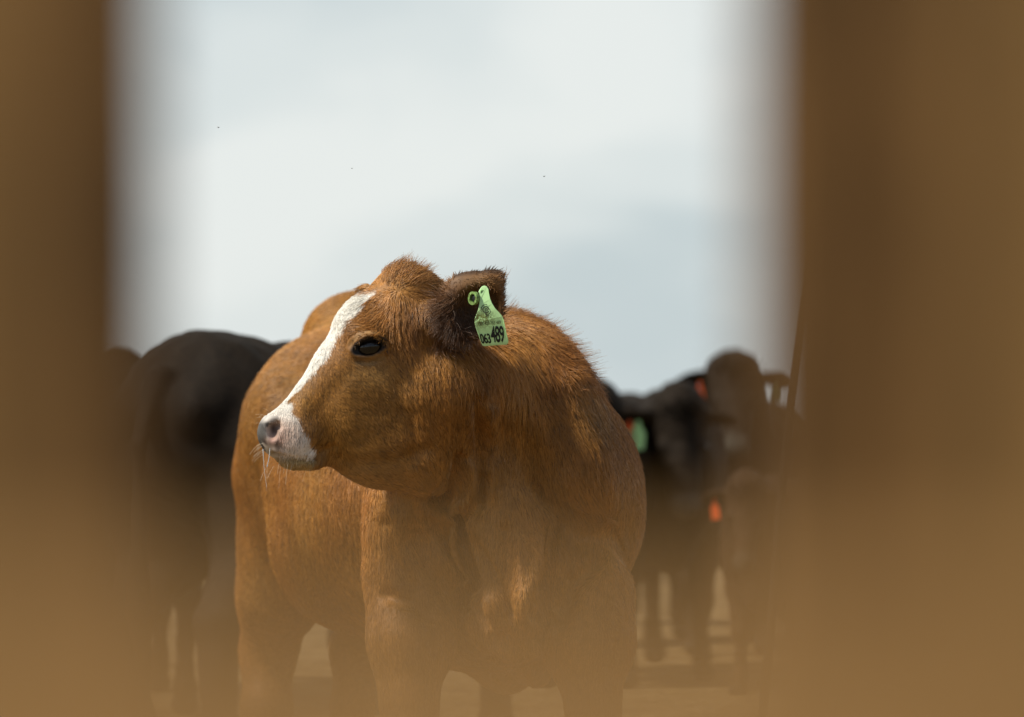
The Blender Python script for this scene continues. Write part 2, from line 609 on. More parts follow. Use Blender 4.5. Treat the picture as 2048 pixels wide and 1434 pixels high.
# ------------------------------------------------------------------ ear tags (generic)
TAG_OUT = np.array([(0, 1.0), (.12, .97), (.2, .88), (.2, .7), (.28, .52), (.45, .34), (.55, .2), (.58, -.1), (.58, -.9), (.5, -1),
                    (-.5, -1), (-.58, -.9), (-.58, -.1), (-.55, .2), (-.45, .34), (-.28, .52), (-.2, .7), (-.2, .88), (-.12, .97)])
def tag_plate(name, centre, hx, hz, th, mat, parent, yaw=0.0, roll=0.0, outline=None):
    o2 = TAG_OUT * [hx, hz] if outline is None else np.asarray(outline)
    n = len(o2)
    V = [(a, -th/2, b) for a, b in o2] + [(a, th/2, b) for a, b in o2]
    R = rotz(yaw) @ roty(roll)
    V = np.array(V) @ R.T + np.array(centre)
    F = [tuple(range(n)), tuple(range(2*n - 1, n - 1, -1))] + [(i, i + n, (i+1) % n + n, (i+1) % n) for i in range(n)]
    return mesh_obj(name, V, F, mat, parent, smooth=False)

def sphere(name, c, r, mat, parent=None, R=None, seg=24, base=None):
    r = np.array([r]*3 if np.isscalar(r) else r, float)
    V, F = [], []
    rings = seg // 2
    for i in range(rings + 1):
        th = math.pi * i / rings
        for j in range(seg):
            ph = 2*math.pi*j/seg
            V.append((math.sin(th)*math.cos(ph), math.sin(th)*math.sin(ph), math.cos(th)))
    V = np.array(V) * r
    if R is not None: V = V @ np.array(R).T
    V = V + np.array(c)
    for i in range(rings):
        for j in range(seg):
            a, b = i*seg + j, i*seg + (j+1) % seg
            F.append((a, a + seg, b + seg, b))
    return mesh_obj(name, V, F, mat, parent, base=base)

def tube_verts(pts, rads, seg=8):
    pts = np.array(pts, float)
    V, F = [], []
    for i, p in enumerate(pts):
        t = pts[min(i+1, len(pts)-1)] - pts[max(i-1, 0)]
        t /= np.linalg.norm(t) + 1e-9
        u = np.cross(t, [0.3, 1, 0.1]); u /= np.linalg.norm(u)
        v = np.cross(t, u)
        for j in range(seg):
            a = 2*math.pi*j/seg
            V.append(p + rads[i]*(math.cos(a)*u + math.sin(a)*v))
    for i in range(len(pts)-1):
        for j in range(seg):
            a, b = i*seg + j, i*seg + (j+1) % seg
            F.append((a, b, b + seg, a + seg))
    F.append(tuple(range(seg-1, -1, -1)))
    F.append(tuple(range((len(pts)-1)*seg, len(pts)*seg)))
    return np.array(V), F

# ------------------------------------------------------------------ herd cows (own frame: +x forwards, origin on the ground)
def herd_body(name, poll, aim, ear=.25, stance=0.0, belly=1.0, seed=0, vox=0.012):
    poll = np.array(poll, float)
    d = np.array(aim, float); d /= np.linalg.norm(d)
    side = np.cross([0, 0, 1.0], d); side /= np.linalg.norm(side)
    up = np.cross(d, side)
    c = Clay((-1.15, -0.55, -0.04), (1.55, 0.55, 1.75), vox)
    c.ell((0, 0, .90), (.74, .33*belly, .36), k=.1)
    c.ell((-.05, 0, .78), (.5, .30*belly, .28), k=.1)
    c.cone((-.66, 0, 1.18), (.45, 0, 1.17), .13, .12, k=.12)
    c.ell((.40, 0, 1.22), (.24, .09, .12), k=.08)
    c.ell((.68, 0, .86), (.20, .23, .27), k=.1)
    c.ell((.70, 0, .62), (.14, .11, .12), k=.08)
    c.ell((-.60, 0, 1.05), (.29, .25, .26), k=.1)
    for s in (-1, 1):
        c.ell((.48, s*.15, .98), (.20, .16, .32), k=.08)
        c.ell((-.42, s*.20, 1.19), (.09, .07, .07), k=.06)
        c.ell((-.83, s*.09, 1.10), (.07, .06, .07), k=.05)
        o = stance * s
        c.chain([((-.66, s*.16, .98), .17), ((-.62 + o, s*.18, .66), .11), ((-.80 + o, s*.17, .50), .058),
                 ((-.77 + o*1.3, s*.17, .20), .036), ((-.76 + o*1.3, s*.17, .12), .043), ((-.72 + o*1.3, s*.17, .05), .050)], k=.035)
        c.ell((-.71 + o*1.3, s*.17, .035), (.065, .055, .045), k=.015)
        c.chain([((.52, s*.17, .85), .13), ((.50 - o*.4, s*.18, .64), .088), ((.52 - o, s*.17, .40), .056),
                 ((.51 - o, s*.17, .36), .050), ((.51 - o*1.2, s*.17, .19), .034), ((.52 - o*1.2, s*.17, .12), .042), ((.55 - o*1.2, s*.17, .05), .048)], k=.03)
        c.ell((.56 - o*1.2, s*.17, .035), (.062, .055, .045), k=.015)
    c.chain([((-.86, 0, 1.20), .035), ((-.94, .01, 1.0), .024), ((-.93, .02, .68), .02), ((-.92, .02, .52), .035), ((-.92, .02, .38), .012)], k=.02)
    # neck and head
    nb = poll - d*.02 - up*.10
    c.cone((.58, 0, 1.03), nb, .24, .14, k=.08, sq=((0, 0, 1), 1.15))
    c.cone((.66, 0, .86), poll + d*.10 - up*.17, .13, .06, k=.08)
    c.ell(poll - up*.07 + d*.03, (.11, .105, .11), k=.05)
    c.ell(poll + up*.01, (.05, .06, .05), k=.05)
    c.cone(poll + d*.10 - up*.07, poll + d*.40 - up*.075, .095, .062, k=.04)
    c.cone(poll + d*.14 - up*.15, poll + d*.40 - up*.115, .085, .040, k=.04)
    c.ell(poll + d*.44 - up*.085, (.062, .068, .060), k=.03)
    c.ell(poll + d*.43 - up*.145, (.05, .045, .03), k=.02)
    for s in (-1, 1):
        c.ell(poll + d*.15 - up*.045 + side*s*.085, (.035, .03, .03), k=.03)
        c.ell(poll + d*.47 - up*.075 + side*s*.036, (.012, .012, .013), k=.01, cut=True)
        e0 = poll - up*.05 + side*s*.09 - d*.01
        e1 = poll - up*.055 + side*s*ear - d*.03 + np.array([0, 0, -.055])
        mid = (e0 + e1)/2
        c.cone(e0, mid, .022, .030, k=.02)
        ed = (e1 - e0)/np.linalg.norm(e1 - e0)
        R = np.stack([ed, d, np.cross(ed, d)], 1)
        R[:, 1] = np.cross(R[:, 2], ed)
        c.ell(mid + side*s*.025, (.108*ear/.29, .020, .058), R=R, k=.015)
        c.ell(mid + side*s*.03 + d*.022, (.075*ear/.29, .016, .036), R=R, k=.01, cut=True)
    V, F = c.mesh()
    V = relax(V, F, 1)
    n = vert_normals(V, F)
    V = V + n * (0.004*noise_vec(V, 14, seed)[:, :1] + 0.003*noise_vec(V, 40, seed + 1)[:, :1])
    return V, F, dict(poll=poll, d=d, up=up, side=side)

def herd_colour(V, info, base, muzzle):
    p, d, up = info['poll'], info['d'], info['up']
    b = np.array(base, float)
    c = np.tile(b, (len(V), 1)) * (1 + 0.25*noise_vec(V, 5, 21)[:, :1])
    rel = V - p
    t = rel @ d
    mz = np.clip((t - .37)/.05, 0, 1) * (rel @ np.array(info['side'])) ** 2 * 0 + np.clip((t - .37)/.05, 0, 1)
    near = (np.linalg.norm(V - (p + d*.44 - up*.09), axis=1) < .16)
    c = np.where(near[:, None], c*(1 - mz[:, None]) + np.array(muzzle)*mz[:, None], c)
    hoof = V[:, 2] < .075
    c[hoof] = (0.02, 0.017, 0.014)
    return np.clip(c, 0.002, 1)

herd_src = {}
def herd_cow(key, spec, loc, heading, scale, base, muzzle, label, tags=(), group='black cows standing in the pen behind', wide=1.0):
    if key not in herd_src:
        V, F, info = herd_body('cow', **spec)
        col = herd_colour(V, info, base, muzzle)
        o = body_obj('cow', V, F, M_black, col)
        p, d, up, side = (info[k] for k in ('poll', 'd', 'up', 'side'))
        for s in (-1, 1):
            sphere('eye', p + d*.15 - up*.050 + side*s*.098, (.021, .021, .021), M_eye, o, seg=14)
        # tuft of hair on the poll
        n = 900
        r = rng.normal(size=(n, 3)) * [.045, .045, .02] + p
        dirs = rng.normal(size=(n, 3))*.4 + up
        t = np.linspace(0, 1, 4)[None, :, None]
        pts = r[:, None, :] + dirs[:, None, :] * t * rng.uniform(.02, .05, n)[:, None, None]
        curves_obj('forelock', pts, np.full((n, 4), .0012), np.tile(np.array(base), (n, 1)), M_black, o)
        herd_src[key] = (o, info, False)
    src, info, used = herd_src[key]
    if not used:
        o = src
        herd_src[key] = (src, info, True)
    else:
        o = src.copy()
        COL.objects.link(o)
        for ch in list(src.children):
            if ch.name.startswith(('eye', 'forelock')):
                c2 = ch.copy()
                COL.objects.link(c2)
                c2.parent = o
    o.location = loc
    o.rotation_euler = (0, 0, heading)
    o.scale = (scale, scale*wide, scale)
    tag(o, label, 'cow', group)
    p, d, up, side = (info[k] for k in ('poll', 'd', 'up', 'side'))
    for (s, mat, hx, hz, off, lab) in tags:
        base_pt = p - up*.065 + side*s*(.18 + off) + d*.035
        pl = tag_plate('ear_tag', base_pt + np.array([0, 0, -hz*.8]), hx, hz, .002, mat, o, yaw=math.atan2(d[1], d[0]) + math.pi/2, roll=0.1*s)
        pl['label'] = lab
        bt = sphere('stud', base_pt + d*.006, .008, mat, pl, seg=10)
        bt.parent = pl
    return o

FACE = -math.pi/2     # heading that faces the camera
def at(px, Y): return ((px - 1024)*Y/FOC, Y, 0)
def lead(px, Y, heading, dist, scale=1.0):
    """ground position of a cow whose point `dist` ahead of its origin stands at (px, Y)"""
    x, y, _ = at(px, Y)
    return (x - math.cos(heading)*dist*scale, y - math.sin(heading)*dist*scale, 0)

BLK = (0.015, 0.010, 0.006)
upright = dict(poll=(.98, 0, 1.47), aim=(.62, 0, -.78), ear=.25, stance=.05, seed=1)
level = dict(poll=(1.06, 0, 1.24), aim=(.42, 0, -.9), stance=-.06, seed=2)
away = dict(poll=(1.05, .05, 1.20), aim=(.75, .2, -.6), stance=.07, seed=3)
calf_s = dict(poll=(1.00, 0, 1.25), aim=(.45, .1, -.88), stance=.03, seed=4)

# ------------------------------------------------------------------ the brown cow
AX = np.array([.305, -.952, 0.0])        # body axis, rump to chest
LAT = np.array([.952, .305, 0.0])
RB = np.stack([LAT, -AX, [0, 0, 1.0]], 1)

def Yc(px): return 8.40 + (px - 800)*.00109*.22
def H(px, py, dy=0.0): return P(px, py, Yc(px) + dy)

def seg_field(px, py, pts, wd):
    """distance-based falloff (gaussian) to a polyline drawn on the hide"""
    best = np.full(len(px), 1e9)
    side = np.zeros(len(px))
    for (x0, y0), (x1, y1) in zip(pts[:-1], pts[1:]):
        dx, dy = x1 - x0, y1 - y0
        l2 = dx*dx + dy*dy
        t = np.clip(((px - x0)*dx + (py - y0)*dy)/l2, 0, 1)
        ex, ey = px - x0 - t*dx, py - y0 - t*dy
        dd = ex*ex + ey*ey
        best = np.minimum(best, dd)
    return np.exp(-best/(wd*wd))

def hero_body():
    vox = 0.0050
    c = Clay((-.86, 8.08, -0.03), (.42, 10.45, 1.52), vox)
    # trunk
    c.ell((-.236, 9.35, .92), (.350, .66, .385), R=RB, k=.1)
    c.ell((-.42, 9.90, 1.00), (.295, .30, .345), k=.08)
    c.ell((-.405, 10.14, 1.30), (.155, .2, .138), k=.06)
    c.ell((-.57, 9.75, 1.08), (.09, .14, .12), k=.07)
    # hind legs
    c.chain([((-.56, 9.95, .93), .165), ((-.605, 10.0, .63), .110), ((-.640, 10.10, .48), .075), ((-.640, 10.05, .33), .064),
             ((-.635, 10.03, .19), .050), ((-.635, 10.02, .12), .052), ((-.635, 9.99, .06), .055)], k=.04)
    c.ell((-.635, 9.97, .035), (.058, .07, .045), k=.015)
    c.chain([((-.30, 10.0, .93), .160), ((-.36, 10.07, .63), .100), ((-.415, 10.17, .48), .068), ((-.420, 10.14, .33), .056),
             ((-.420, 10.12, .19), .046), ((-.420, 10.10, .12), .050), ((-.420, 10.07, .06), .053)], k=.04)
    c.ell((-.420, 10.05, .035), (.058, .07, .045), k=.015)
    # tail
    c.chain([((-.40, 10.2, 1.34), .04), ((-.36, 10.32, 1.15), .027), ((-.35, 10.33, .8), .022), ((-.35, 10.33, .5), .035), ((-.35, 10.33, .38), .01)], k=.03)
    # belly underside
    c.ell(P(1010, 1335, 9.0), (.075, .13, .066), k=.03)
    c.ell(P(1072, 1343, 8.9), (.042, .07, .044), k=.02)
    c.ell(P(960, 1270, 9.0), (.20, .3, .09), k=.05)
    c.ell(P(722, 1060, 9.38), (.228, .36, .262), R=RB, k=.012)
    # chest and shoulders
    c.ell(P(1005, 1040, 8.80), (.25, .28, .31), k=.08)
    c.ell(P(815, 1035, 8.62), (.105, .17, .23), k=.05)
    c.ell(P(1150, 1010, 8.78), (.163, .20, .24), k=.05)
    c.ell(P(1035, 1232, 8.54), (.093, .13, .100), k=.04)
    c.cone(P(1000, 1030, 8.50), P(1020, 1190, 8.44), .085, .055, k=.05)
    c.ell(P(1125, 1150, 8.60), (.09, .12, .12), k=.05)
    # hollows between the neck and the two shoulders
    c.cone(P(862, 1085, 8.455), P(955, 1265, 8.43), .050, .045, k=.06, cut=True)
    c.cone(P(1172, 1085, 8.50), P(1118, 1270, 8.46), .055, .045, k=.06, cut=True)
    # forelegs
    c.chain([(P(822, 1165, 8.58), .108), (P(822, 1285, 8.53), .094), (P(819, 1400, 8.50), .060), (P(820, 1490, 8.48), .064), (P(822, 1540, 8.50), .052),
             (P(822, 1650, 8.50), .042), (P(822, 1735, 8.49), .050), ((-.225, 8.46, .06), .055)], k=.035)
    c.ell((-.225, 8.44, .035), (.058, .07, .045), k=.015)
    c.chain([(P(1172, 1185, 8.62), .108), (P(1175, 1295, 8.57), .100), (P(1185, 1410, 8.54), .062), (P(1186, 1495, 8.52), .066), (P(1186, 1545, 8.54), .052),
             (P(1186, 1650, 8.54), .042), (P(1186, 1735, 8.53), .050), ((.180, 8.50, .06), .055)], k=.035)
    c.ell((.180, 8.48, .035), (.058, .07, .045), k=.015)
    # neck
    c.cone(P(885, 780, 8.44), P(1010, 808, 8.64), .150, .192, k=.06)
    c.cone(P(1008, 810, 8.64), P(1070, 918, 8.78), .190, .172, k=.06)
    c.ell(P(1132, 885, 8.68), (.122, .22, .225), R=roty(math.radians(-30)), k=.05)
    c.ell(P(960, 930, 8.52), (.10, .12, .10), k=.05)
    c.cone((-.03, 8.85, 1.17), (-.2, 9.5, 1.20), .17, .12, k=.1)
    # head
    AXH = np.array([.0, 1.0, 0.0])
    c.ell(H(808, 662), (.112, .100, .115), k=.04)
    c.ell(H(800, 585), (.052, .055, .052), k=.05)
    c.cone(H(805, 592), P(895, 622, 8.44), .048, .055, k=.04)
    c.cone(H(726, 692), H(690, 737), .084, .068, k=.03)
    c.cone(H(690, 737), H(600, 835), .068, .051, k=.03)
    c.ell(H(742, 648), (.076, .07, .072), k=.03)
    c.cone(H(700, 800), H(835, 790), .070, .112, k=.05, sq=(AXH, .85))
    c.ell(H(742, 775), (.095, .086, .085), k=.05)
    c.ell(H(700, 840), (.07, .074, .06), k=.05)
    c.cone(H(636, 885), H(752, 888), .040, .088, k=.05, sq=(AXH, .78))
    c.cone(H(752, 888), H(842, 890), .088, .112, k=.05, sq=(AXH, .80))
    c.ell(H(585, 868), (.062, .066, .058), k=.03)
    c.ell(H(548, 866), (.038, .056, .044), k=.02)
    c.ell(H(584, 892), (.052, .060, .031), k=.02)
    c.ell(H(594, 918), (.046, .048, .027), k=.006)
    c.ell(H(628, 914), (.034, .045, .030), k=.015)
    c.ell(H(742, 668, -.055), (.052, .040, .032), R=roty(math.radians(-12)), k=.03)
    c.ell(H(790, 705, -.062), (.05, .030, .05), k=.03)
    c.ell(H(742, 668, .055), (.052, .040, .032), k=.03)
    # eye socket, nostril, mouth corner
    c.ell(H(739, 694, -.112), (.037, .034, .0175), R=roty(math.radians(-13)), k=.006, cut=True)
    c.ell(H(738, 672, -.088), (.036, .016, .012), R=roty(math.radians(-16)), k=.01)
    c.ell(H(545, 860, -.058), (.0150, .030, .024), R=roty(math.radians(-14)), k=.006, cut=True)
    c.ell(H(552, 852, -.056), (.010, .034, .014), k=.006, cut=True)
    c.ell(H(534, 866, .050), (.012, .025, .016), k=.006, cut=True)
    # near ear: cupped, held out sideways, seen from the front
    YE = 8.27
    c.cone(P(868, 648, 8.34), P(925, 622, 8.29), .040, .034, k=.03)
    c.ell(P(945, 612, YE), (.070, .034, .078), k=.015)
    c.cone(P(925, 574, YE), P(986, 560, YE), .026, .021, k=.015)
    c.cone(P(986, 562, YE), P(985, 630, YE), .022, .020, k=.02)
    c.ell(P(955, 624, YE - .034), (.050, .042, .050), k=.014, cut=True)
    c.ell(P(968, 598, YE - .030), (.030, .036, .028), k=.014, cut=True)
    # far ear tip
    c.cone(H(760, 610, .09), H(734, 578, .13), .025, .012, k=.02)
    V, F = c.mesh()
    V = relax(V, F, 2, .5)
    n = vert_normals(V, F)
    px, py = proj(V)
    front = np.clip((-n[:, 1] - .05)*3, 0, 1)
    head = (V[:, 1] < 8.50) & (px < 905)
    fw = front * (V[:, 1] < 8.75)
    D = np.zeros(len(V))
    def fold(pts, wd, amp, mask=fw):
        nonlocal D
        low = min(q[1] for q in pts) > 1005
        D = D + (2.3 if low else 1.7 if wd > 9.5 else 1.25) * amp * seg_field(px, py, pts, wd) * mask
    # dewlap and chest folds
    fold([(872, 1018), (920, 1090), (970, 1180), (1002, 1245)], 13, .020)
    fold([(860, 1060), (885, 1120), (905, 1170)], 20, -.005)
    fold([(1150, 760), (1190, 900), (1215, 1010)], 30, .006)
    fold([(1105, 800), (1125, 920)], 26, -.005)
    fold([(1020, 720), (1050, 850), (1060, 950)], 30, .004)
    fold([(895, 1020), (945, 1090), (995, 1170), (1018, 1225)], 12, -.008)
    fold([(850, 1060), (905, 1150), (950, 1240), (965, 1290)], 16, .010)
    fold([(1085, 1030), (1065, 1130), (1040, 1220)], 15, .010)
    fold([(1110, 1050), (1100, 1140), (1075, 1230)], 15, -.009)
    fold([(960, 1230), (985, 1290), (1035, 1316), (1085, 1290), (1110, 1230)], 12, .008)
    fold([(845, 1070), (860, 1130), (900, 1200)], 18, -.006)
    fold([(770, 1190), (830, 1205), (860, 1230)], 14, -.007)
    fold([(1200, 1120), (1150, 1160), (1120, 1240)], 16, -.010)
    fold([(1010, 1060), (1012, 1150), (1022, 1225)], 14, -.006)
    fold([(1040, 1080), (1036, 1160), (1030, 1215)], 10, .005)
    fold([(770, 1050), (790, 1120), (830, 1180)], 15, -.005)
    fold([(1225, 1090), (1215, 1180), (1235, 1260)], 20, .004)
    # lower edge of the heavy neck hair over the shoulder
    ye = np.interp(px, [1060, 1080, 1120, 1150, 1190, 1230, 1250, 1280], [955, 968, 982, 1004, 1012, 1052, 1100, 1150])
    up_ = np.clip((ye - py)/7 + .5, 0, 1)*np.exp(-(np.maximum(ye - py, 0)/130)**2)*np.clip((px - 1050)/40, 0, 1)*np.clip((1262 - px)/50, 0, 1)
    D += .017*up_*fw
    # throat folds
    fold([(925, 922), (915, 960), (892, 990), (868, 1006)], 11, -.014)
    fold([(962, 800), (968, 880), (965, 960), (960, 1010)], 11, -.009)
    fold([(985, 820), (990, 900), (985, 980)], 14, .005)
    fold([(940, 930), (945, 975), (920, 1008), (885, 1018)], 11, .010)
    fold([(968, 960), (960, 1005), (930, 1035)], 10, -.008)
    # jaw and cheek relief
    fold([(640, 905), (700, 930), (790, 925), (850, 900)], 16, -.004)
    fold([(690, 860), (760, 840), (830, 800)], 22, .0015)
    fold([(820, 830), (828, 880), (822, 930)], 9, -.004)
    fold([(795, 770), (805, 820)], 12, -.003)
    fold([(700, 745), (660, 790), (620, 840)], 14, -.0012)
    # muzzle: lips
    fold([(546, 910), (580, 918), (634, 919)], 5, -.010)
    fold([(550, 903), (580, 910), (628, 911)], 6, .003)
    fold([(632, 920), (650, 900), (668, 892)], 6, -.004)
    # eyelids
    fold([(702, 704), (712, 686), (730, 672), (752, 668), (772, 680)], 5, .006)
    fold([(700, 690), (715, 670), (740, 660)], 4, -.003)
    fold([(706, 712), (730, 716), (755, 712), (774, 696)], 5, .005)
    fold([(716, 722), (745, 722), (770, 708)], 4, -.003)
    # nostril rim
    fold([(528, 850), (540, 842), (555, 850), (560, 868), (552, 885)], 5, .003)
    V = V + n * D[:, None]
    V = V + n * (0.0016*noise_vec(V, 30, 31)[:, :1] + 0.0035*noise_vec(V, 8, 32)[:, :1]) * np.where(head, .4, 1.0)[:, None]
    V = relax(V, F, 1, .3)
    return V, F

BLAZE = np.array([(578, 756), (587, 749), (600, 736), (639, 697), (674, 673), (709, 653), (744, 624), (779, 596), (798, 580), (824, 582), (845, 594), (866, 613), (884, 627), (908, 631), (940, 634)], float)
# (row, last white column)

def smooth_px(px, py, x, y, sx, sy=None):
    sy = sy or sx
    return np.exp(-((px - x)/sx)**2 - ((py - y)/sy)**2)

def hero_colour(p, jitter=0.0):
    px, py = proj(p)
    if jitter:
        px = px + rng.normal(size=len(px))*jitter
        py = py + rng.normal(size=len(px))*jitter
    c = np.tile(np.array([.37, .164, .030]), (len(p), 1))
    def blend(wt, col):
        nonlocal c
        c = c*(1 - wt[:, None]) + np.array(col)*wt[:, None]
    Yp = p[:, 1]
    hd = ((Yp < 8.62) & (px < 900)).astype(float)
    nk = (Yp < 9.1).astype(float)
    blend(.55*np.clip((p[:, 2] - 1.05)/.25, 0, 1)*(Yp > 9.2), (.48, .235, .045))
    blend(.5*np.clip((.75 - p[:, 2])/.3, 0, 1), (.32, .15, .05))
    blend(.7*smooth_px(px, py, 1110, 700, 110)*nk, (.36, .135, .03))
    blend(.6*smooth_px(px, py, 1040, 760, 50, 110)*nk, (.50, .26, .06))
    blend(.7*smooth_px(px, py, 740, 745, 55, 32)*hd, (.50, .27, .075))
    blend(.6*smooth_px(px, py, 800, 570, 60, 45)*hd, (.42, .22, .06))
    blend(.5*smooth_px(px, py, 700, 640, 60)*hd, (.46, .23, .05))
    blend(.75*smooth_px(px, py, 880, 650, 28, 50)*hd, (.12, .05, .02))
    blend(.5*smooth_px(px, py, 825, 650, 20, 60)*hd, (.20, .08, .03))
    blend(.5*smooth_px(px, py, 605, 800, 16, 40)*hd, (.46, .22, .04))
    lid = seg_field(px, py, [(701, 688), (714, 672), (732, 664), (752, 662)], 3.5) + seg_field(px, py, [(712, 724), (740, 726), (766, 714)], 4)
    blend(np.clip(.8*lid, 0, 1)*hd, (.50, .31, .13))
    c = c*(1 + .12*noise_vec(p, 7, 201)[:, :1] + .08*noise_vec(p, 18, 202)[:, :1] + np.array([0, .05, .08])*noise_vec(p, 10, 203)[:, :1])
    # ear: dark inside, light on the top rim painted as a paler band
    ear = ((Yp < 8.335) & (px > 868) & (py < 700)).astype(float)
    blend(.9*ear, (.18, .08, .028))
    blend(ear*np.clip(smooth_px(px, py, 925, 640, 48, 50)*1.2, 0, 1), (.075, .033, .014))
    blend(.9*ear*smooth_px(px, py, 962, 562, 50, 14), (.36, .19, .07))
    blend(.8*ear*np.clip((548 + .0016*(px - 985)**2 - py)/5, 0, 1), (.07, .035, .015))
    # white blaze and muzzle
    edge = np.interp(py, BLAZE[:, 0], BLAZE[:, 1], left=-1e4, right=-1e4)
    edge = edge + 4*noise_vec(p, 120, 61)[:, 0]
    wh = np.clip((edge - px)/4 + .5, 0, 1) * (hd > 0) * (py > 578) * (py < 925) * (px < 760)
    wh = wh * np.clip((py - 578)/10, 0, 1)
    blend(wh, (.80, .77, .70))
    mz = hd * (px < 632)
    blend(.75*wh*np.clip((py - 832)/14, 0, 1)*(px < 640), (.80, .70, .60))
    chin = mz*np.clip((py - 913)/5, 0, 1)
    blend(chin, (.50, .35, .15))
    # pink skin round the nostril, slate-dark nose pad
    blend(.65*mz*smooth_px(px, py, 556, 872, 17, 34), (.62, .36, .26))
    blend(.5*mz*smooth_px(px, py, 578, 868, 28, 34), (.68, .46, .36))
    pad = mz*np.clip((536 - .16*(py - 868) - px + 4*noise_vec(p, 200, 5)[:, 0])/5, 0, 1)*np.clip((py - 838)/10, 0, 1)*np.clip((916 - py)/6, 0, 1)
    blend(.92*pad, (.085, .083, .08))
    blend(.8*mz*pad*np.clip((py - 870)/20, 0, 1), (.025, .023, .022))
    blend(.8*mz*smooth_px(px, py, 545, 882, 12, 9), (.58, .29, .22))
    blend(.9*mz*smooth_px(px, py, 547, 858, 9, 14), (.05, .02, .016))
    spots = (noise_vec(p, 330, 77)[:, 0] > 1.75)*mz*(py > 840)*(py < 915)
    blend(.6*spots, (.08, .07, .06))
    blend(.6*mz*smooth_px(px, py, 553, 890, 7, 8), (.06, .055, .045))
    # eye rim
    rim = np.clip(1.25 - ((px - 739)/37)**2 - ((py - 693 + .2*(px - 738))/18)**2, 0, 1)*3
    blend(np.clip(rim, 0, 1)*hd, (.014, .011, .010))
    blend(.8*((p[:, 2] < .075).astype(float)), (.03, .024, .02))
    # belly skin
    blend(.6*smooth_px(px, py, 885, 1345, 16, 14)*(Yp > 9.0), (.7, .6, .45))
    return np.clip(c, .003, 1)

# hair flow guides: px, py, dx, dy(down), length, lift, clump, curl
G = np.array([
 (800, 530, .10, -1.0, .024, .50, .6, .9), (770, 555, -.4, -.7, .022, .35, .6, .8), (840, 560, .7, -.3, .024, .35, .6, .8),
 (760, 610, -.5, .35, .020, .22, .4, .3), (800, 610, .2, .8, .026, .25, .6, .3), (835, 640, .15, 1, .038, .25, .8, .2),
 (720, 650, -.3, -.1, .014, .2, .3, .1), (680, 700, .3, .5, .010, .15, .2, 0), (640, 760, .4, .6, .009, .15, .2, 0),
 (590, 820, .4, .6, .007, .15, .1, 0), (580, 880, .3, .9, .008, .2, .1, 0), (610, 930, 0, 1, .012, .35, .2, 0),
 (740, 740, .5, .6, .008, .12, .2, 0), (700, 820, .7, .5, .011, .14, .3, 0), (780, 820, .6, .8, .013, .14, .35, .05),
 (760, 920, .8, .5, .014, .14, .4, .05), (850, 880, .45, 1, .016, .15, .45, .08), (850, 780, .35, 1, .015, .15, .45, .05),
 (870, 680, .1, 1, .045, .2, .8, .15), (890, 740, .2, 1, .030, .15, .7, .1), (930, 900, .15, 1, .022, .15, .5, .05),
 (920, 720, .25, 1, .034, .18, .75, .1), (980, 700, .45, 1, .040, .15, .8, .08), (1050, 660, .6, .75, .042, .25, .6, .2),
 (1030, 590, .5, -.5, .044, .60, .3, .2), (1080, 620, .8, .1, .044, .42, .4, .2), (1130, 670, .8, .45, .036, .32, .4, .15),
 (1175, 720, .7, .6, .028, .30, .4, .1), (1110, 780, .45, 1, .040, .12, .8, .05), (1200, 830, .45, 1, .030, .12, .8, .03),
 (1060, 860, .15, 1, .040, .12, .8, .05), (1170, 930, .3, 1, .042, .12, .8, .04), (1260, 960, .2, 1, .026, .14, .6, .0),
 (1150, 1000, .25, 1, .045, .25, .7, .05), (1000, 950, .05, 1, .030, .12, .6, .05), (1020, 1100, .0, 1, .020, .15, .5, .05),
 (1220, 1100, -.3, 1, .022, .15, .4, .15), (1180, 1300, .0, 1, .012, .15, .3, 0), (930, 1120, .3, 1, .018, .15, .4, 0),
 (770, 1040, .25, 1, .020, .15, .5, .05), (820, 1250, .05, 1, .013, .15, .3, 0), (620, 900, -.45, 1, .022, .13, .55, .03),
 (650, 1100, -.35, 1, .022, .14, .5, .03), (560, 1000, -.25, 1, .022, .14, .5, .03), (520, 760, -.35, 1, .022, .13, .5, .05),
 (600, 680, -.5, .8, .020, .15, .4, .05), (680, 590, -.6, .5, .016, .2, .3, .05), (490, 900, -.1, 1, .018, .14, .4, .03),
 (490, 1150, .1, 1, .024, .2, .5, .1), (540, 1300, 0, 1, .014, .15, .3, 0),
])
def flow(p):
    px, py = proj(p)
    w_ = np.zeros(len(p))
    acc = np.zeros((len(p), 6))
    for g in G:
        k = 1.0/(((px - g[0])**2 + (py - g[1])**2)/900.0 + .6)**2
        w_ += k
        acc += k[:, None]*g[2:]
    return acc/w_[:, None]

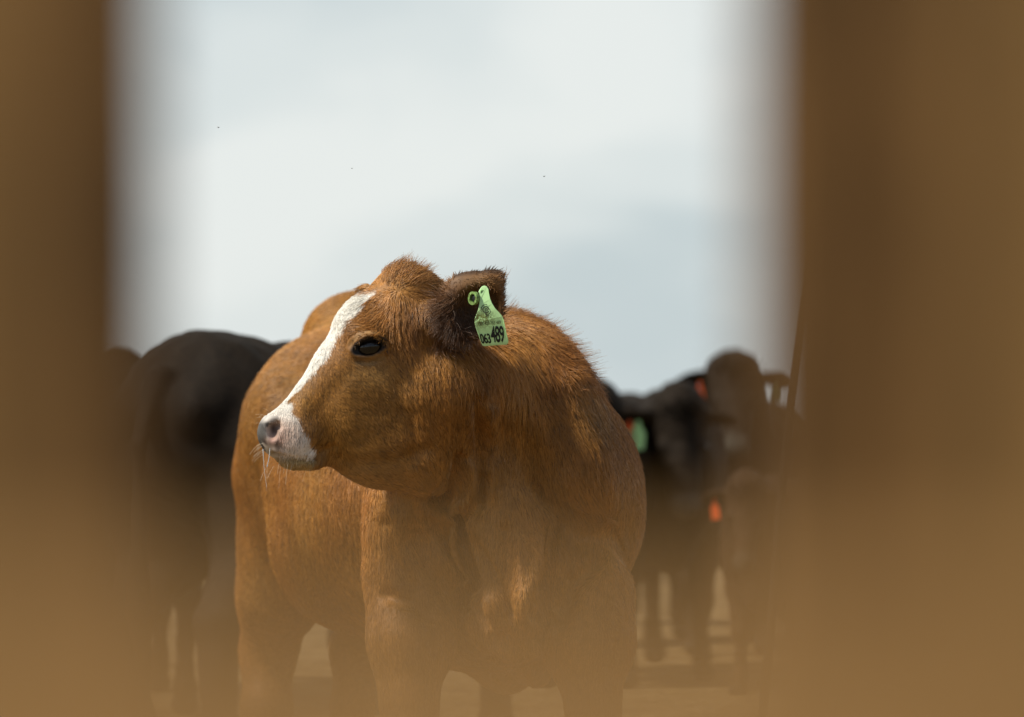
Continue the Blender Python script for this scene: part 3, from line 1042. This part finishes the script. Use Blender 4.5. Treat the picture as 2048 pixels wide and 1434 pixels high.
def hero():
    base = np.array([-.22, 9.25, 0.0])
    V, F = hero_body()
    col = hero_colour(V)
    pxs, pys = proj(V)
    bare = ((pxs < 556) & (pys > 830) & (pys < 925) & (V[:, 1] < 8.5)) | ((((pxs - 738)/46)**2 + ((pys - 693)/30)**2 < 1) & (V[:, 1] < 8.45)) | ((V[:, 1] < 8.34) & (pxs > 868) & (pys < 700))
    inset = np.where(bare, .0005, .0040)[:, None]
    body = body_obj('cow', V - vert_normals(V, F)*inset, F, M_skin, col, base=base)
    body.location = base
    tag(body, 'reddish brown cow with white blaze and pale green ear tag 063489', 'cow')

    # ---- coat
    def wt(c):
        px, py = proj(c)
        w_ = np.ones(len(c))
        w_ *= np.where(c[:, 1] < 9.0, 1.5, 1.0)
        w_ *= np.where((c[:, 1] < 8.55) & (px < 910) & (py < 1030), 2.2, 1.0)
        w_ *= np.where(c[:, 2] < .25, .4, 1.0)
        w_ *= np.where((py < 620) & (px > 1000), 1.5, 1.0)
        w_ *= np.where(c[:, 2] < .075, 0.0, 1.0)
        # bare skin: nose pad, nostril, eye
        w_ *= np.where((px < 549) & (py > 838) & (py < 918) & (c[:, 1] < 8.5), 0.0, 1.0)
        w_ *= np.where(((px - 738)/36)**2 + ((py - 693 + .18*(px - 738))/19)**2 < 1, np.where(c[:, 1] < 8.4, 0.0, 1.0), 1.0)
        return w_
    n = HAIRS
    p, nn = sample_surface(V, F, n, wt)
    fl = flow(p)
    back = np.clip((p[:, 1] - 9.0)/.4, 0, 1)[:, None]
    d = np.stack([fl[:, 0], np.zeros(n), -fl[:, 1]], 1)
    d = d + back*(-AX)*.35 + .10*noise_vec(p, 7, 41) + .05*noise_vec(p, 30, 42)
    px, py = proj(p)
    ear = (p[:, 1] < 8.34) & (px > 875) & (py < 700)
    length = fl[:, 2]*rng.uniform(.6, 1.1, n)*.85
    lift = fl[:, 3]*rng.uniform(.3, .85, n)
    clump = fl[:, 4]
    curl = fl[:, 5]
    length[ear] = rng.uniform(.007, .019, ear.sum())
    lift[ear] = rng.uniform(.2, .7, ear.sum())
    inner = ear & (px < 935) & (py > 590)
    length[inner] = rng.uniform(.02, .045, inner.sum())
    d[inner] = np.stack([np.full(inner.sum(), .3), np.full(inner.sum(), -.4), np.full(inner.sum(), -.6)], 1) + .5*rng.normal(size=(inner.sum(), 3))
    rad = np.where(length < .012, .00050, .00068)
    pts, rr, hs = grow(p, nn, d, length, lift, clump, rad, 5, .012, curl)
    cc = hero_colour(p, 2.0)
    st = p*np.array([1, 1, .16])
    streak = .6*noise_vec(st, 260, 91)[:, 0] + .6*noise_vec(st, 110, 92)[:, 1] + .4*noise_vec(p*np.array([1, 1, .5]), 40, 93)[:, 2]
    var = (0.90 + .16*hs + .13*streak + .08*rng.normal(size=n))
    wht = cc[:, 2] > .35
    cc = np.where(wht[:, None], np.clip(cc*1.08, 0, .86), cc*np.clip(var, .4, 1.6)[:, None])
    dark = (rng.uniform(size=n) < .06) & (~wht)
    cc[dark] *= .35
    coat = curves_obj('coat', pts, rr, np.clip(cc, .004, .9), M_hair, body, base=base)

    # ---- stray long hairs on the crest, poll and throat
    def strays(m, boxes, length, up, colr, name='mane', lf=.45):
        q, qn = sample_surface(V, F, m*14, lambda c: np.any([(lambda a, b: (a > x0) & (a < x1) & (b > y0) & (b < y1) & (c[:, 1] < ymax))(*proj(c)) for (x0, x1, y0, y1, ymax) in boxes], axis=0).astype(float) + 1e-9)
        q, qn = q[:m], qn[:m]
        f = flow(q)
        d = np.stack([f[:, 0], np.zeros(m), -f[:, 1]], 1) + np.array(up)
        ln = rng.uniform(length*.4, length*1.2, m)
        pts, rr, hs = grow(q, qn, d, ln, np.full(m, lf), np.full(m, .2), np.full(m, .00045), 5, .015, np.full(m, .4))
        c0 = np.tile(np.array(colr), (m, 1))*rng.uniform(.4, 1.4, (m, 1))
        return curves_obj(name, pts, rr, np.clip(c0, .003, .9), M_hair, body, base=base)
    strays(1500, [(1000, 1130, 560, 690, 9.3), (1130, 1215, 650, 780, 9.3)], .038, (.25, 0, .5), (.38, .17, .05))
    strays(700, [(762, 850, 515, 572, 8.6)], .032, (-.1, 0, .5), (.44, .21, .06), 'forelock', .6)

    # ---- eye
    ec = H(740, 694, -.066)
    ey = sphere('eye', ec, (.033, .030, .024), M_eye, body, R=roty(math.radians(-12)), seg=32, base=base)
    # lashes
    m = 90
    t0 = rng.uniform(0, 1, m)
    lx = 706 + 68*t0
    ly = 690 - 19*np.sin(np.pi*np.clip(t0*.95 + .02, 0, 1)) - 4*(t0 - .5)
    r0 = np.array([H(a, b, -.100) for a, b in zip(lx, ly)])
    dirs = np.stack([rng.normal(size=m)*.2 - .1, -.8 + rng.normal(size=m)*.15, -.55 + rng.normal(size=m)*.2], 1)
    t = np.linspace(0, 1, 5)[None, :, None]
    ln = rng.uniform(.008, .018, m)[:, None, None]
    pts = r0[:, None, :] + dirs[:, None, :]*ln*t + np.array([0, 0, .3])*ln*t**2
    curves_obj('eyelashes', pts, np.full((m, 5), .0003), np.tile([.03, .02, .015], (m, 1)), M_hair, body, base=base)

    # ---- whiskers on muzzle and chin
    m = 32
    k = rng.integers(0, 4, m)
    cx = np.array([532, 522, 560, 600])[k] + rng.normal(size=m)*np.array([8, 5, 20, 24])[k]
    cy = np.array([836, 900, 925, 934])[k] + rng.normal(size=m)*np.array([10, 8, 4, 4])[k]
    dy = rng.uniform(-.055, .0, m)
    r0 = np.array([H(a, b, c_) for a, b, c_ in zip(cx, cy, dy)])
    dirs = np.array([(-.9, -.1, .35), (-.8, -.2, -.35), (-.25, -.3, -.9), (-.1, -.3, -.95)])[k] + rng.normal(size=(m, 3))*.22
    ln = rng.uniform(.010, .030, m)[:, None, None]
    pts = r0[:, None, :] + dirs[:, None, :]*ln*t + np.array([0, 0, -.35])*ln*t**2
    curves_obj('whiskers', pts, np.full((m, 5), .00017), np.tile([.75, .66, .5], (m, 1)), M_hair, body, base=base)

    # ---- drool
    zz = []
    pth = [(526, 898), (527, 915), (528, 932), (530, 950), (532, 965), (534, 980)]
    V1, F1 = tube_verts([P(a, b, 8.285) for a, b in pth], [.0015, .0012, .0008, .0007, .0005, .0003], 8)
    V2, F2 = tube_verts([P(a, b, 8.26) for a, b in [(540, 897), (539, 908), (537, 920), (535, 929), (534, 933)]], [.0013, .0011, .0009, .0012, .0022], 8)
    o = mesh_obj('drool', V1, F1, M_drool, body, base=base)
    o = mesh_obj('drool', V2, F2, M_drool, body, base=base)

    # ---- ear tag
    YT = 8.225
    def T(cx, cy, dy=0.0):      # coordinates read off a 10.24x enlargement of the tag
        return P(940 + cx/10.24, 560 + cy/10.24, YT + dy)
    out = [(290, 110), (340, 130), (375, 180), (387, 270), (412, 380), (452, 480), (522, 590), (600, 670), (662, 745), (697, 830), (722, 960), (752, 1100),
           (786, 1240), (785, 1290), (750, 1320), (500, 1338), (290, 1355), (250, 1335), (220, 1260), (170, 1120), (120, 980), (95, 880), (100, 790),
           (130, 710), (165, 620), (190, 500), (200, 380), (195, 290), (176, 240), (200, 185), (240, 130)]
    nO = len(out)
    fr = np.array([T(a, b, (-.0025 if False else 0)) for a, b in out])
    # slight curl of the soft plastic
    fr[:, 1] += .010*((fr[:, 2] - fr[:, 2].mean())/.06)**2 - .004
    inn = fr.mean(0) + (fr - fr.mean(0))*.97
    rimV = fr.copy(); rimV[:, 1] += .0003
    V_ = np.concatenate([inn - [0, .0006, 0], rimV, fr + [0, .0022, 0]])
    Fs = [tuple(range(nO - 1, -1, -1)), tuple(range(2*nO, 3*nO))]
    for i in range(nO):
        j = (i + 1) % nO
        Fs += [(i, j, j + nO, i + nO), (i + nO, j + nO, j + 2*nO, i + 2*nO)]
    tg = mesh_obj('ear_tag', V_, Fs, tag_mat(), body, smooth=False, base=base)
    tg['label'] = 'pale green ear tag numbered 063489'
    # stud of the tag and the round button beside it
    def ring(name, c, r1, r2, h, mat, tilt, parent, sx=1.0):
        n_ = 28
        Vr, Fr = [], []
        for (rr_, yy) in ((r1, 0), (r1, -h), (r2, -h), (r2, 0)):
            for i in range(n_):
                a = 2*math.pi*i/n_
                Vr.append((rr_*math.cos(a)*sx, yy, rr_*math.sin(a)))
        for q in range(4):
            for i in range(n_):
                j = (i + 1) % n_
                a, b = q*n_ + i, q*n_ + j
                c_, d_ = ((q+1) % 4)*n_ + j, ((q+1) % 4)*n_ + i
                Fr.append((a, b, c_, d_))
        Vr = np.array(Vr) @ (rotz(tilt[0]) @ roty(tilt[1])).T + c
        return mesh_obj(name, Vr, Fr, mat, parent, smooth=False, base=base)
    ring('stud', T(240, 248, .0075), .0046, .0025, .005, M_greentag, (.3, 0), tg)
    sphere('stud', T(240, 248, .0050), (.0024, .003, .0024), M_ink2, tg, seg=12, base=base)
    bt = ring('button_tag', T(104, 376, .006), .0145, .0095, .008, plain('soiled_button_plastic', (.26, .46, .14), .55, .3, noise=(.10, .13, .03), nscale=180), (-.85, .35), body)
    bt['label'] = 'round green button tag beside the ear tag'
    sphere('pin', T(104, 376, .004), (.010, .004, .010), M_ink, bt, R=rotz(-.85), seg=20, base=base)

    # ---- lettering
    def text(s, x0, x1, y0, y1, slant, mat, bold=0.0, rise=0.0, name='lettering'):
        cu = bpy.data.curves.new('txt', 'FONT')
        cu.body = s
        cu.offset = bold
        cu.extrude = 0.0
        cu.space_character = 0.9
        to = bpy.data.objects.new('txt', cu)
        COL.objects.link(to)
        bpy.context.view_layer.update()
        me = bpy.data.meshes.new_from_object(to.evaluated_get(bpy.context.evaluated_depsgraph_get()))
        co = np.zeros(len(me.vertices)*3); me.vertices.foreach_get('co', co)
        co = co.reshape(-1, 3)
        lo, hi = co.min(0), co.max(0)
        u = (co[:, 0] - lo[0])/(hi[0] - lo[0])
        v = (co[:, 1] - lo[1])/(hi[1] - lo[1])
        cx = x0 + (x1 - x0)*u + slant*(1 - v)
        cy = y1 + (y0 - y1)*v - rise*u
        w3 = np.array([T(a, b) for a, b in zip(cx, cy)])
        w3[:, 1] += .010*((w3[:, 2] - fr[:, 2].mean())/.06)**2 - .004 - .0013
        me.vertices.foreach_set('co', (w3 - base).astype(np.float32).ravel())
        me.update()
        me.materials.clear(); me.materials.append(mat)
        ob = link(bpy.data.objects.new(name, me), tg)
        bpy.data.objects.remove(to)
        return ob
    text('063', 188, 400, 1100, 1303, 45, M_ink, .026, 8)
    text('489', 405, 680, 945, 1287, 40, M_ink, .022, 8)
    text('000 429 763 489', 175, 628, 868, 938, 12, M_ink2, .0, 40)
    # faded round emblem: ring, inner stroke, outer arcs
    def arc(cx, cy, r, a0, a1, wd, name='emblem'):
        n_ = 26
        Va, Fa = [], []
        for i in range(n_ + 1):
            a = math.radians(a0 + (a1 - a0)*i/n_)
            for q in (r - wd/2, r + wd/2):
                p_ = T(cx + q*math.cos(a), cy - q*math.sin(a))
                p_[1] += .010*((p_[2] - fr[:, 2].mean())/.06)**2 - .004 - .0013
                Va.append(p_)
        for i in range(n_):
            Fa.append((2*i, 2*i + 1, 2*i + 3, 2*i + 2))
        return Va, Fa
    VA, FA = [], []
    for a in ((325, 610, 62, 0, 330, 20), (325, 605, 100, 75, 205, 14), (330, 615, 100, 300, 350, 14), (330, 612, 26, -60, 120, 16)):
        v_, f_ = arc(*a)
        o_ = len(VA)
        VA += v_
        FA += [tuple(i + o_ for i in q) for q in f_]
    for (x0, y0, x1, y1, wd) in ((318, 585, 345, 760, 16), (215, 600, 255, 598, 12), (300, 700, 400, 730, 12)):
        o_ = len(VA)
        for (a, b) in ((x0 - wd/2, y0), (x0 + wd/2, y0), (x1 + wd/2, y1), (x1 - wd/2, y1)):
            if abs(x1 - x0) > abs(y1 - y0):
                a, b = {0: (x0, y0 - wd/2), 1: (x0, y0 + wd/2), 2: (x1, y1 + wd/2), 3: (x1, y1 - wd/2)}[len(VA) - o_]
            p_ = T(a, b)
            p_[1] += .010*((p_[2] - fr[:, 2].mean())/.06)**2 - .004 - .00135
            VA.append(p_)
        FA.append(tuple(range(o_, o_ + 4)))
    mesh_obj('emblem', VA, FA, M_ink2, tg, smooth=False, base=base)
    return body

HAIRS = 420000
_t = P(980, 640, 8.225) - np.array([-.22, 9.25, 0.0])
TAG_X, TAG_Z = float(_t[0]), float(_t[2])
hero()

# ------------------------------------------------------------------ the herd behind
GRP = 'black cows standing in the pen behind'
# right-hand group
herd_cow('upright', upright, lead(1473, 17.6, FACE, .98, .905), FACE, .905, BLK, (.05, .045, .035),
         'black cow at right holding its head highest, narrow orange tag in one ear', tags=[(-1, M_orange, .026, .05, -.02, 'narrow orange ear tag'), (1, M_dullgreen, .040, .05, .02, 'dull green ear tag')], wide=1.12)
herd_cow('level', level, lead(1364, 15.6, FACE + .12, 1.06, .915), FACE + .12, .915, BLK, (.07, .06, .045),
         'black cow with lowered head facing the camera, left of the brown calf')
herd_cow('level', level, lead(1190, 15.2, FACE + .05, 1.06, .92), FACE + .05, .92, BLK, (.07, .06, .045),
         'black cow half hidden by the brown cow, bright green and orange ear tags',
         tags=[(1, M_greentag, .060, .062, .005, 'bright green ear tag'), (1, M_orange, .060, .055, -.030, 'orange ear tag')])
herd_cow('upright', upright, (X(1370, 20.5), 21.0, 0), FACE - 1.25, .90, BLK, (.05, .045, .035),
         'black cow farthest back, only its back showing left of the highest head')
herd_cow('away', away, (X(1265, 19.0), 19.0, 0), FACE + 2.2, .93, BLK, (.05, .045, .035),
         'black cow standing sideways behind the one with bright green tag')
herd_cow('calf', calf_s, lead(1496, 14.8, FACE - .35, 1.0, .66), FACE - .35, .66, (.035, .019, .009), (.05, .038, .025),
         'small dark brown calf below the highest black head, orange ear tag', tags=[(-1, M_orange, .045, .062, .01, 'orange ear tag')],
         group='calves in the pen behind')
# left-hand group
herd_cow('away', away, (-.565, 11.93, 0), math.radians(58), 1.02, BLK, (.05, .045, .035),
         'black cow seen from behind at left, its rounded rump beside the brown cow', wide=1.28)
herd_cow('upright', upright, (X(238, 14.5), 14.9, 0), math.radians(100), .885, BLK, (.05, .045, .035),
         'black cow at far left, mostly hidden by the dark fence board')

# ------------------------------------------------------------------ leaning pole at the right
YPL = 13.8
V1, F1 = tube_verts([P(1648, 380, YPL), P(1612, 640, YPL), P(1590, 800, YPL), P(1568, 1000, YPL), P(1548, 1250, YPL), P(1528, 1452, YPL)], [.013, .015, .016, .016, .017, .018], 10)
po = mesh_obj('pole', V1, F1, wood_mat('old_pole', (.012, .008, .005), (.02, .014, .008), (.03, .02, .012)), base=np.array(P(1528, 1450, YPL)))
po.location = P(1528, 1450, YPL)
tag(po, 'thin dark pole leaning in front of the herd beside the right fence board', 'pole')

# ------------------------------------------------------------------ flies over the cow
M_fly = plain('fly_body', (.02, .018, .016), .4, .4)
M_wing = plain('fly_wing', (.35, .34, .32), .3, .5)
for (px, py, Y, a, lab) in ((437, 255, 8.3, .6, 'tiny dark fly in the sky, farthest left, above the black cow'),
                            (704, 337, 8.4, 2.1, 'tiny dark fly in the sky above the forehead of the brown cow'),
                            (1088, 353, 8.35, 4.0, 'tiny dark fly in the sky above the neck of the brown cow')):
    c0 = P(px, py, Y)
    fb = sphere('fly', (0, 0, 0), (.0032, .0016, .0016), M_fly, seg=12)
    sphere('head', (.0034, 0, 0), .0012, M_fly, fb, seg=8)
    for s_ in (-1, 1):
        mesh_obj('wing', [(0, 0, .0012), (-.001, s_*.002, .003), (-.004, s_*.0035, .0035), (-.0055, s_*.0022, .0028), (-.003, s_*.0006, .0016)],
                 [(0, 1, 2, 3, 4)], M_wing, fb, smooth=False)
    fb.location = c0
    fb.scale = (.55, .55, .55)
    fb.rotation_euler = (0.2, -.3, a)
    tag(fb, lab, 'fly', 'flies in the air over the cows')
print('scene built')
